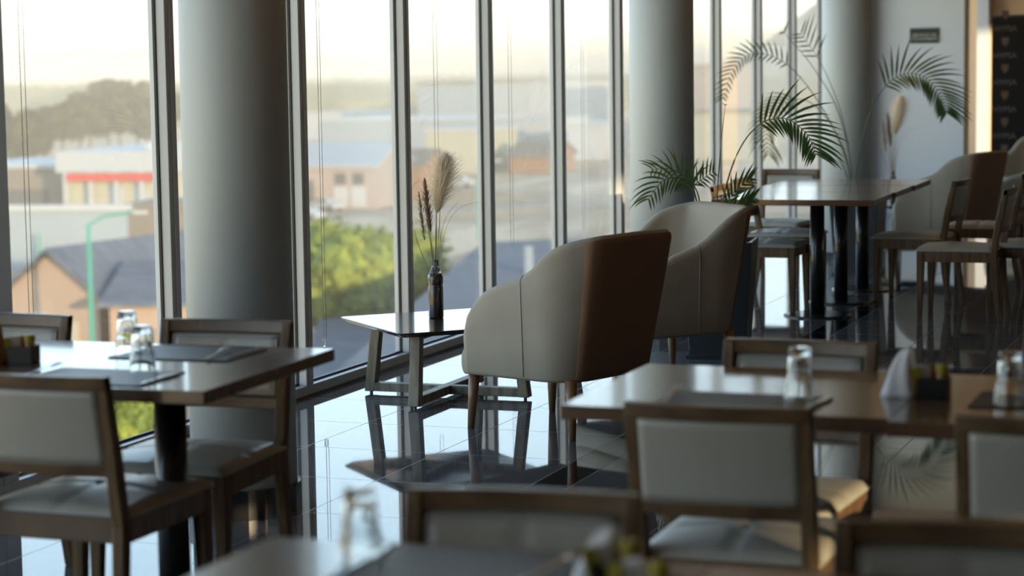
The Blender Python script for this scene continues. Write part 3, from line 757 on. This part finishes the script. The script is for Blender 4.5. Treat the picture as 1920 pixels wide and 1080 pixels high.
# ------------------------------------------------------------------ sign and banner
s_ = empty('wall_sign', (-3.776, 22.6, 1.848)); tag(s_, 'small dark green sign with white writing on the white end wall', 'sign')
MB().box(-.150, .150, -.014, -.001, -.077, .077).build('plate', 'sign_green', s_, bevel=.002)
RX = Matrix.Rotation(pi / 2, 4, 'X')
text_mesh('SERVICIO DE', .044, .001, 'sign_text', s_, 'lettering', Matrix.Translation((0, -.0155, .004)) @ RX, .0006)
text_mesh('ESTACIONAMIENTO', .036, .001, 'sign_text', s_, 'lettering', Matrix.Translation((0, -.0155, -.035)) @ RX, .0006)
bn = empty('rollup_banner', (-2.62, 22.4, 0)); tag(bn, 'tall black roll-up banner with repeated emblems and lettering, by the warm far wall', 'banner')
MB().box(-.44, .44, -.004, .004, .08, 2.03).build('sheet', 'banner_black', bn)
MB().box(-.46, .46, -.06, .06, 0, .08).build('cassette', 'black_metal', bn, bevel=.01)
MB().box(-.44, .44, -.010, .010, 2.02, 2.04).build('top_bar', 'black_metal', bn)
for c_ in range(2):
    for r_ in range(7):
        x = -.305 + c_ * .50; z = 1.92 - r_ * .272
        text_mesh('HYPSA', .078, .001, 'banner_text', bn, 'lettering', Matrix.Translation((x, -.006, z - .02)) @ RX)
        e = MB()
        sh_ = [(-.035, .05), (.035, .05), (.035, .0), (.0, -.045), (-.035, 0)]
        e.hexa([Vector((x + a, -.0055, z + .115 + b)) for a, b in sh_], [Vector((x + a, -.0045, z + .115 + b)) for a, b in sh_])
        e.build('emblem', 'banner_gold', bn)

# ------------------------------------------------------------------ outside: the town below
ZG = -14.5
mat('ground_field', (.42, .31, .20), .9)
def ground_mat():
    m = MT['ground_field']; n = m.node_tree; b = n.nodes['Principled BSDF']; L = n.links
    t = n.nodes.new('ShaderNodeTexCoord'); mp = n.nodes.new('ShaderNodeMapping'); mp.inputs['Scale'].default_value = (.045, .020, .02); mp.inputs['Rotation'].default_value = (0, 0, .5)
    ns = n.nodes.new('ShaderNodeTexNoise'); ns.inputs['Scale'].default_value = 1; ns.inputs['Detail'].default_value = 7; ns.inputs['Distortion'].default_value = .6
    L.new(t.outputs['Object'], mp.inputs[0]); L.new(mp.outputs[0], ns.inputs[0])
    r = n.nodes.new('ShaderNodeValToRGB'); e = r.color_ramp.elements
    e[0].position = .32; e[0].color = (.20, .15, .08, 1); e[1].position = .66; e[1].color = (.74, .56, .38, 1)
    q = e.new(.45); q.color = (.58, .38, .21, 1); q = e.new(.53); q.color = (.36, .25, .15, 1)
    L.new(ns.outputs[0], r.inputs[0]); L.new(r.outputs[0], b.inputs['Base Color'])
ground_mat()
mat('asphalt', (.36, .31, .26), .85)
mat('wall_peach', (0.409, 0.285, 0.211), .85)
mat('wall_pink', (0.384, 0.298, 0.260), .85)
mat('wall_cream', (0.446, 0.409, 0.310), .85)
mat('wall_white', (0.471, 0.471, 0.484), .8)
mat('wall_bluegrey', (0.310, 0.347, 0.384), .8)
mat('wall_terracotta', (0.310, 0.161, 0.093), .85)
mat('roof_metal', (.44, .45, .46), .5)
mat('roof_slate', (.10, .11, .14), .7, var=((.5, 3, .5), (.15, .16, .19), 3, .4, .6))
mat('roof_brown', (0.211, 0.167, 0.136), .8)
mat('window_dark', (.10, .09, .09), .25)
mat('sign_red', (.55, .05, .04), .6)
mat('pole_green', (.05, .30, .22), .5)
mat('tree_dark', (.035, .032, .008), .9, var=((.5, .5, .5), (.085, .068, .018), 3, .4, .65))
mat('tree_lime', (.27, .30, .045), .8, var=((1.2, 1.2, 1.2), (.11, .15, .03), 3, .4, .65))
mat('tree_trunk', (.14, .10, .07), .9)
mat('car_white', (0.465, 0.465, 0.465), .25, coat=.5)
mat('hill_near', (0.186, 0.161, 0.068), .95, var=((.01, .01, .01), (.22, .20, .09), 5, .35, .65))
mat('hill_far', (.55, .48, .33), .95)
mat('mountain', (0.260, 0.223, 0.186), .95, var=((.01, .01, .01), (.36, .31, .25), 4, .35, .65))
gr = MB().box(-9000, 3000, 30, 14000, ZG - 1, ZG).build('town_ground', 'ground_field'); structure(gr)
def gp(px, py): return onz(px, py, ZG)
def road(pts, w, label):
    P = [gp(*p) for p in pts]; m = MB()
    for i in range(len(P) - 1):
        d = (P[i+1] - P[i]).normalized(); n_ = Vector((-d.y, d.x, 0)) * w / 2; z = Vector((0, 0, .06))
        a = [P[i] - n_, P[i] + n_, P[i+1] + n_ , P[i+1] - n_]
        m.hexa([Vector((v.x, v.y, ZG)) for v in a], [Vector((v.x, v.y, ZG + .06)) for v in a])
    o = m.build('road', 'asphalt'); structure(o); o['label'] = label
road([(-60, 470), (240, 440), (620, 405), (1300, 372)], 6, 'pale town street crossing below the white store')
GN = Vector((0, 0, 1))
def building(name, xl, xr, yb, h, depth, wall, roof, label, roof_kind='flat', skew=0.0, base=ZG, wins=None, cat='building', eave=.5, rise=2.0):
    a = onz(xl, yb, base); b = onz(xr, yb, base)
    if skew: b = b + (b - a).normalized().cross(GN) * -skew
    w = (b - a).length; u = (b - a).normalized(); v = Vector((-u.y, u.x, 0))
    t = empty(name, a, atan2(u.y, u.x)); tag(t, label, cat)
    MB().box(0, w, 0, depth, 0, h).build('wall', wall, t)
    if roof_kind == 'flat': MB().box(-.3, w + .3, -.3, depth + .3, h, h + .45).build('roof', roof, t)
    elif roof_kind == 'gable_front':                            # gable end towards the viewer
        MB().hexa([Vector((0, 0, h)), Vector((w, 0, h)), Vector((w / 2, 0, h + rise))], [Vector((0, depth, h)), Vector((w, depth, h)), Vector((w / 2, depth, h + rise))]).build('gable', wall, t)
        for s0, s1 in ((-eave, w / 2), (w / 2, w + eave)):
            z0 = h + rise - (abs(s0 - w / 2)) * rise / (w / 2); z1 = h + rise - abs(s1 - w / 2) * rise / (w / 2)
            q = [Vector((s0, -eave, z0 + .02)), Vector((s1, -eave, z1 + .02)), Vector((s1, depth + eave, z1 + .02)), Vector((s0, depth + eave, z0 + .02))]
            MB().hexa(q, [p + Vector((0, 0, .22)) for p in q]).build('roof', roof, t)
    else:                                                      # ridge parallel to the front
        for s0, s1 in ((-eave, depth / 2), (depth / 2, depth + eave)):
            z0 = h + rise - abs(s0 - depth / 2) * rise / (depth / 2); z1 = h + rise - abs(s1 - depth / 2) * rise / (depth / 2)
            q = [Vector((-eave, s0, z0 + .02)), Vector((-eave, s1, z1 + .02)), Vector((w + eave, s1, z1 + .02)), Vector((w + eave, s0, z0 + .02))]
            MB().hexa(q, [p + Vector((0, 0, .22)) for p in q]).build('roof', roof, t)
        for x in (0, w):
            MB().hexa([Vector((x - .05, 0, h)), Vector((x - .05, depth, h)), Vector((x - .05, depth / 2, h + rise))], [Vector((x + .05, 0, h)), Vector((x + .05, depth, h)), Vector((x + .05, depth / 2, h + rise))]).build('gable', wall, t)
    for (fx, z0, ww, hh, mm, nm) in (wins or []):
        MB().box(fx * w - ww / 2, fx * w + ww / 2, -.12, .02, z0, z0 + hh).build(nm, mm, t)
    return t, w
# left window
t, w = building('store', 122, 470, 402, 6.9, 22, 'wall_cream', 'roof_metal', 'wide white-roofed store with a red sign band, seen through the left window', wins=[(.5, 0, .1, .1, 'window_dark', 'door')])
MB().box(-.6, w + .4, -.9, .1, 4.9, 7.3).build('canopy_fascia', 'roof_metal', t)
MB().box(.8, 12.6, -1.15, -1.02, 3.9, 4.8).build('sign_band', 'sign_red', t)
for k in range(5): MB().box(.3 + k * 3.1, .75 + k * 3.1, -1.0, -.6, 0, 4.9).build('pillar', 'wall_white', t)
for k in range(5): MB().box(5.6 + k * 3.0, 7.4 + k * 3.0, -.1, .02, .3, 3.2).build('shop_window', 'wall_white', t)
for k in range(4): MB().box(9 + k * 4, 11 + k * 4, 3, 5, 7.3, 8.2).build('roof_unit', 'wall_white', t)
building('warehouse', -80, 118, 398, 5.2, 20, 'roof_brown', 'roof_metal', 'long low warehouse with a pale roof at the far left', wins=[(.45 + .12 * k, .3, 1.6, 2.4, 'window_dark', 'window') for k in range(4)])
building('boundary_wall', 20, 240, 508, 5.0, .4, 'wall_bluegrey', 'wall_white', 'pale blue-grey boundary wall below the store', cat='wall')
building('shed', 240, 420, 480, 4.2, 8, 'roof_brown', 'roof_brown', 'brown shed to the right of the boundary wall')
t, w = building('house', 22, 210, 700, 4.6, 17, 'wall_peach', 'roof_slate', 'peach gabled house with a grey roof below the left window', 'gable_front', skew=-2, rise=2.1,
         wins=[(.35, 1.9, 1.0, 1.5, 'wall_cream', 'window'), (.70, 1.9, .8, 1.1, 'wall_cream', 'window'), (.9, .4, .9, 1.4, 'window_dark', 'window')])
building('house', 210, 460, 720, 4.2, 10, 'wall_peach', 'roof_slate', 'lower peach house wing to the right of the gabled house', 'ridge', rise=1.6, wins=[(.25, 1.4, 1.1, 1.5, 'window_dark', 'window'), (.45, 1.4, 1.1, 1.5, 'window_dark', 'window')])
# second and further windows
t, w = building('house', 560, 705, 392, 5.0, 16, 'wall_pink', 'roof_metal', 'pink row building with grey roof and garage doors beyond the street', 'ridge', rise=2.3,
         wins=[(.12, .2, 1.6, 3.2, 'window_dark', 'door'), (.55, 2.9, 1.3, 1.3, 'window_dark', 'window'), (.78, 2.9, 1.3, 1.3, 'window_dark', 'window'), (.55, .2, 1.8, 2.4, 'wall_white', 'door'), (.78, .2, 1.8, 2.4, 'wall_white', 'door')])
building('house', 690, 790, 372, 4.0, 14, 'wall_terracotta', 'roof_brown', 'terracotta house right of the pink row building', 'ridge', rise=1.8, wins=[(.3, 1.6, 1.2, 1.2, 'window_dark', 'window'), (.7, 1.6, 1.2, 1.2, 'window_dark', 'window')])
building('warehouse', 560, 660, 262, 6, 30, 'wall_white', 'wall_white', 'white distant warehouse under the tree line')
building('warehouse', 600, 900, 300, 7, 26, 'wall_bluegrey', 'roof_metal', 'long pale blue warehouse roof behind the pink building')
building('warehouse', 785, 900, 268, 13, 30, 'wall_bluegrey', 'roof_brown', 'tall grey block behind the pampas grass')
building('warehouse', 800, 910, 325, 6.5, 18, 'wall_cream', 'wall_white', 'cream shed with a pale roof behind the pampas grass')
building('warehouse', 925, 1046, 244, 12, 40, 'wall_white', 'roof_metal', 'white factory hall in the fourth window')
building('warehouse', 930, 1046, 285, 6, 20, 'wall_white', 'wall_white', 'low white hall in front of the factory')
building('house', 955, 1035, 325, 2.6, 14, 'wall_terracotta', 'roof_brown', 'terracotta house in the fourth window', 'ridge')
building('house', 1065, 1130, 300, 6, 16, 'wall_white', 'roof_metal', 'small white house in the fifth window')
building('house', 1290, 1340, 250, 16, 26, 'wall_pink', 'roof_brown', 'pale distant block behind the palm')
building('house', 1290, 1420, 300, 8, 18, 'wall_cream', 'roof_brown', 'cream house behind the lower palm fronds')
# the large slate roof just below
def roof_house():
    t = empty('house', (0, 0, 0)); tag(t, 'near house with a large dark slate roof below the coffee table window', 'house')
    R1 = onz(905, 462, -8.6); R2 = onz(1500, 440, -8.6); E1 = onz(560, 770, -12.4); E2 = onz(1500, 760, -12.4)
    up = Vector((0, 0, .25))
    MB().hexa([E1, E2, R2, R1], [E1 + up, E2 + up, R2 + up, R1 + up]).build('roof', 'roof_slate', t)
    back1 = R1 + (R1 - E1) * .9; back1.z = -12.4; back2 = R2 + (R2 - E2) * .9; back2.z = -12.4
    MB().hexa([R1, R2, back2, back1], [R1 + up, R2 + up, back2 + up, back1 + up]).build('roof', 'roof_slate', t)
    g = MB()
    g.hexa([Vector((p.x, p.y, ZG)) for p in (E1, E2, back2, back1)], [Vector((p.x, p.y, -12.5)) for p in (E1, E2, back2, back1)]); g.build('wall', 'wall_peach', t)
    MB().hexa([E1, R1, back1], [E1 + Vector((.2, .1, -.1)), R1 + Vector((.2, .1, -.1)), back1 + Vector((.2, .1, -.1))]).build('gable', 'wall_peach', t)
    A = onz(596, 608, -12.2); B = onz(748, 592, -12.2); D_ = onz(575, 730, -13.2); E_ = onz(760, 700, -13.2)
    MB().hexa([D_, E_, B, A], [D_ + up, E_ + up, B + up, A + up]).build('lean_to_roof', 'roof_slate', t)
    MB().hexa([Vector((p.x, p.y, ZG)) for p in (D_, E_, B, A)], [Vector((p.x, p.y, -13.3)) for p in (D_, E_, B, A)]).build('lean_to_wall', 'wall_peach', t)
    c0 = onz(992, 500, -9.0)
    MB().box(c0.x - .17, c0.x + .17, c0.y - .17, c0.y + .17, -10, -7.9).build('chimney', 'wall_bluegrey', t)
roof_house()
# street lamps
def lamp_post(px, py_base, H, arm_px, label):
    b = gp(px, py_base); t = empty('street_lamp', b); tag(t, label, 'street lamp', 'green street lamps')
    MB().tube([(0, 0, 0), (0, 0, H)], [.16, .09], 10).build('pole', 'pole_green', t)
    if arm_px:
        e = Vector((.9, .35, 0)) * arm_px
        m = MB().tube([(0, 0, H - .1), e * .3 + Vector((0, 0, H + .35)), e + Vector((0, 0, H + .55))], .06, 8).build('arm', 'pole_green', t)
        MB().box(e.x - .3, e.x + .5, e.y - .12, e.y + .12, H + .45, H + .62).build('lamp_head', 'wall_white', m)
lamp_post(176, 735, 8.6, 2.6, 'tall green street lamp in front of the peach house')
lamp_post(75, 510, 3.2, 0, 'short green post by the boundary wall')
lamp_post(898, 452, 7, 1.8, 'distant green street lamp in the fourth window')
# trees
def crown_mesh(R, hz, n_lobes, leaf, nleaf, seed):
    random.seed(seed); m = MB(); lobes = []
    for k in range(n_lobes):
        a = random.random() * 2 * pi; rr = R * .62 * sqrt(random.random()); z = hz * random.uniform(-.35, .55)
        lobes.append((Vector((rr * cos(a), rr * sin(a), z)), R * random.uniform(.34, .52)))
    for c, r in lobes:
        bm2 = bmesh.ops.create_icosphere(m.b, subdivisions=2, radius=r * .86, matrix=Matrix.Translation(c))
        for v in bm2['verts']:
            v.co += (v.co - c).normalized() * r * .25 * mnoise.noise(v.co * (2.2 / r) + Vector((seed, 0, 0)))
    for k in range(nleaf):
        c, r = random.choice(lobes); d = Vector((random.gauss(0, 1), random.gauss(0, 1), random.gauss(0, 1))).normalized()
        p = c + d * r * random.uniform(.8, 1.12); u = Vector((random.gauss(0, 1), random.gauss(0, 1), random.gauss(0, 1))).normalized(); w = u.cross(d).normalized(); u = (u + d * .3).normalized()
        s = leaf * random.uniform(.6, 1.3)
        m.quad(p - u * s, p + w * s * .5, p + u * s, p - w * s * .5)
    return m
def tree(px, py_base, R, H, mt, label, seed, group, leaf=.35, nleaf=900, lobes=12, squash=.8):
    b = gp(px, py_base); t = empty('tree', b); tag(t, label, 'tree', group)
    m = crown_mesh(R, H * .45, lobes, leaf, nleaf, seed)
    o = m.build('foliage', mt, t, smooth=False, fix=False); o.location.z = H - R * squash
    MB().tube([(0, 0, 0), (.1, 0, H * .35), (0, .1, H * .75)], [.3, .22, .12], 8).build('trunk', 'tree_trunk', t)
TR = [(-10, 335, 215), (55, 338, 225), (25, 322, 232), (118, 322, 200), (170, 312, 190), (225, 305, 178), (150, 296, 196), (205, 288, 165), (258, 292, 152), (316, 290, 168), (285, 300, 190), (85, 306, 208)]
sides = ['at the far left edge', 'second from the left edge', 'third from the left, behind the warehouse', 'fourth, left of the store', 'over the left end of the store', 'over the middle of the store', 'behind the front row, left of centre', 'in the back row, above the store sign', 'tallest, in the back row beside the mullion', 'between the mullion and the round column', 'low crown right of the store sign', 'low in the gap above the warehouse']
for i, ((px, py, yt), sd) in enumerate(zip(TR, sides)):
    D_ = gp(px, py).length; H = (py - yt) / F_PX * D_; R = 42 / F_PX * D_
    tree(px, py, R, H, 'tree_dark', 'hazy olive tree, ' + sd, 20 + i, 'hazy trees behind the store', leaf=.8, nleaf=900)
tree(648, 655, 4.2, 7.2, 'tree_lime', 'sunlit lime green tree beyond the window right of the nearest column', 51, None, leaf=.28, nleaf=5200, lobes=22)
tree(728, 640, 3.8, 6.7, 'tree_lime', 'sunlit lime green tree beside the window post, behind the coffee table', 52, None, leaf=.28, nleaf=4600, lobes=20)
def shrub(px, py, D, R, label, seed):
    p = at_dist(px, py, D); t = empty('tree', (p.x, p.y, ZG)); tag(t, label, 'tree')
    o = crown_mesh(R, R, 16, .16, 4200, seed).build('foliage', 'tree_lime', t, fix=False); o.location.z = p.z - ZG
    MB().tube([(0, 0, 0), (0, .1, p.z - ZG)], [.22, .1], 8).build('trunk', 'tree_trunk', t)
shrub(232, 800, 62, 1.7, 'yellow green treetop under the left table, just outside the window', 61)
# forest on the flat ground, far: uncountable
fm = MB(); random.seed(5)
for k in range(2600):
    x = random.uniform(-60, 1500); y = random.uniform(158, 236) if x < 720 else random.uniform(150, 205)
    p = gp(x, y); D = p.length; r = random.uniform(5, 11)
    bmesh.ops.create_icosphere(fm.b, subdivisions=1, radius=r, matrix=Matrix.Translation((p.x, p.y, ZG + r * .4)) @ Matrix.Diagonal((1.5, 1.5, .75, 1)))
fo = fm.build('forest', 'hill_near', fix=False); tag(fo, 'hazy olive woodland spreading to the horizon beyond the town', 'forest', kind='stuff')
# car
def car(px, py, rz, label):
    b = gp(px, py); t = empty('car', b + Vector((0, 0, .06)), radians(rz)); tag(t, label, 'car', 'parked cars by the pink building')
    prof = [(-2.1, .35), (-2.1, .8), (-1.7, 1.0), (-1.2, 1.08), (-.7, 1.45), (.7, 1.47), (1.3, 1.05), (2.0, .9), (2.15, .6), (2.1, .35)]
    MB().hexa([Vector((x, -.85, z)) for x, z in prof], [Vector((x, .85, z)) for x, z in prof]).build('body', 'car_white', t, bevel=.08)
    MB().hexa([Vector((x, -.87, z)) for x, z in ((-1.0, 1.08), (-.62, 1.38), (.62, 1.38), (1.05, 1.08))], [Vector((x, .87, z)) for x, z in ((-1.0, 1.08), (-.62, 1.38), (.62, 1.38), (1.05, 1.08))]).build('window_glass', 'window_dark', t)
    for x in (-1.3, 1.3):
        for y in (-.8, .8):
            MB().tube([(x, y - .1, .32), (x, y + .1, .32)], .32, 16).build('wheel', 'gasket', t)
car(612, 396, 160, 'pale parked car in front of the pink building garage doors')
car(575, 415, 160, 'pale parked car cut by the round column')
car(860, 352, 10, 'white car beside the pampas grass plume')
# evening haze over the town
hz = bpy.data.materials.new('haze'); hz.use_nodes = True; hn = hz.node_tree; hn.nodes.clear()
ho = hn.nodes.new('ShaderNodeOutputMaterial'); hs_ = hn.nodes.new('ShaderNodeVolumeScatter')
hs_.inputs['Color'].default_value = (1, .96, .86, 1); hs_.inputs['Density'].default_value = .0010; hs_.inputs['Anisotropy'].default_value = -.30
ha_ = hn.nodes.new('ShaderNodeVolumeAbsorption'); ha_.inputs['Color'].default_value = (.62, .38, .0, 1); ha_.inputs['Density'].default_value = .00022
hadd = hn.nodes.new('ShaderNodeAddShader'); hn.links.new(hs_.outputs[0], hadd.inputs[0]); hn.links.new(ha_.outputs[0], hadd.inputs[1])
hn.links.new(hadd.outputs[0], ho.inputs['Volume'])
hb = MB().box(-5500, 1200, 60, 5500, ZG + .2, 20).build('haze', hz); tag(hb, 'golden evening haze lying over the town outside', 'haze', kind='stuff')
# hills and mountain
def ridge(name, D0, D1, x0, x1, prof, mt, label, nx=70, ny=10):
    m = MB(); G = []
    for j in range(ny + 1):
        row = []
        f = j / ny; D = D0 + (D1 - D0) * f
        for i in range(nx + 1):
            px = x0 + (x1 - x0) * i / nx
            p = at_dist(px, 130 - (px - 960) * .0146, D)
            env = sin(pi * min(1, f * 1.0)) if f < .5 else 1.0 - (f - .5) * .3
            hh = (130 - (px - 960) * .0146 - prof(px)) * ((D0 + D1) / 2) / F_PX + CAM_H - ZG
            z = ZG - 3 + max(0, hh + 3) * env + 6 * mnoise.noise(Vector((px * .02, f * 5, D0 * .01))) * env * D0 / 3000
            row.append(m.b.verts.new((p.x, p.y, z)))
        G.append(row)
    for j in range(ny):
        for i in range(nx): m.b.faces.new((G[j][i], G[j][i+1], G[j+1][i+1], G[j+1][i]))
    o = m.build(name, mt, smooth=True); structure(o); o['label'] = label
    return o
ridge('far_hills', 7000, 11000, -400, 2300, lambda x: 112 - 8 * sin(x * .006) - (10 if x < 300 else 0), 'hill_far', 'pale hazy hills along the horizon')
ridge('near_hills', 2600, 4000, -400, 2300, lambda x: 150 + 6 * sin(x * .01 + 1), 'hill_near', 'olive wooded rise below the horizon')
def mprof(x):
    return 135 if x < 1290 else (135 - 40 * ((x - 1290) / 120) if x < 1410 else 95 - 95 * ((x - 1410) / 130) ** 1.1 if x < 1540 else -20)
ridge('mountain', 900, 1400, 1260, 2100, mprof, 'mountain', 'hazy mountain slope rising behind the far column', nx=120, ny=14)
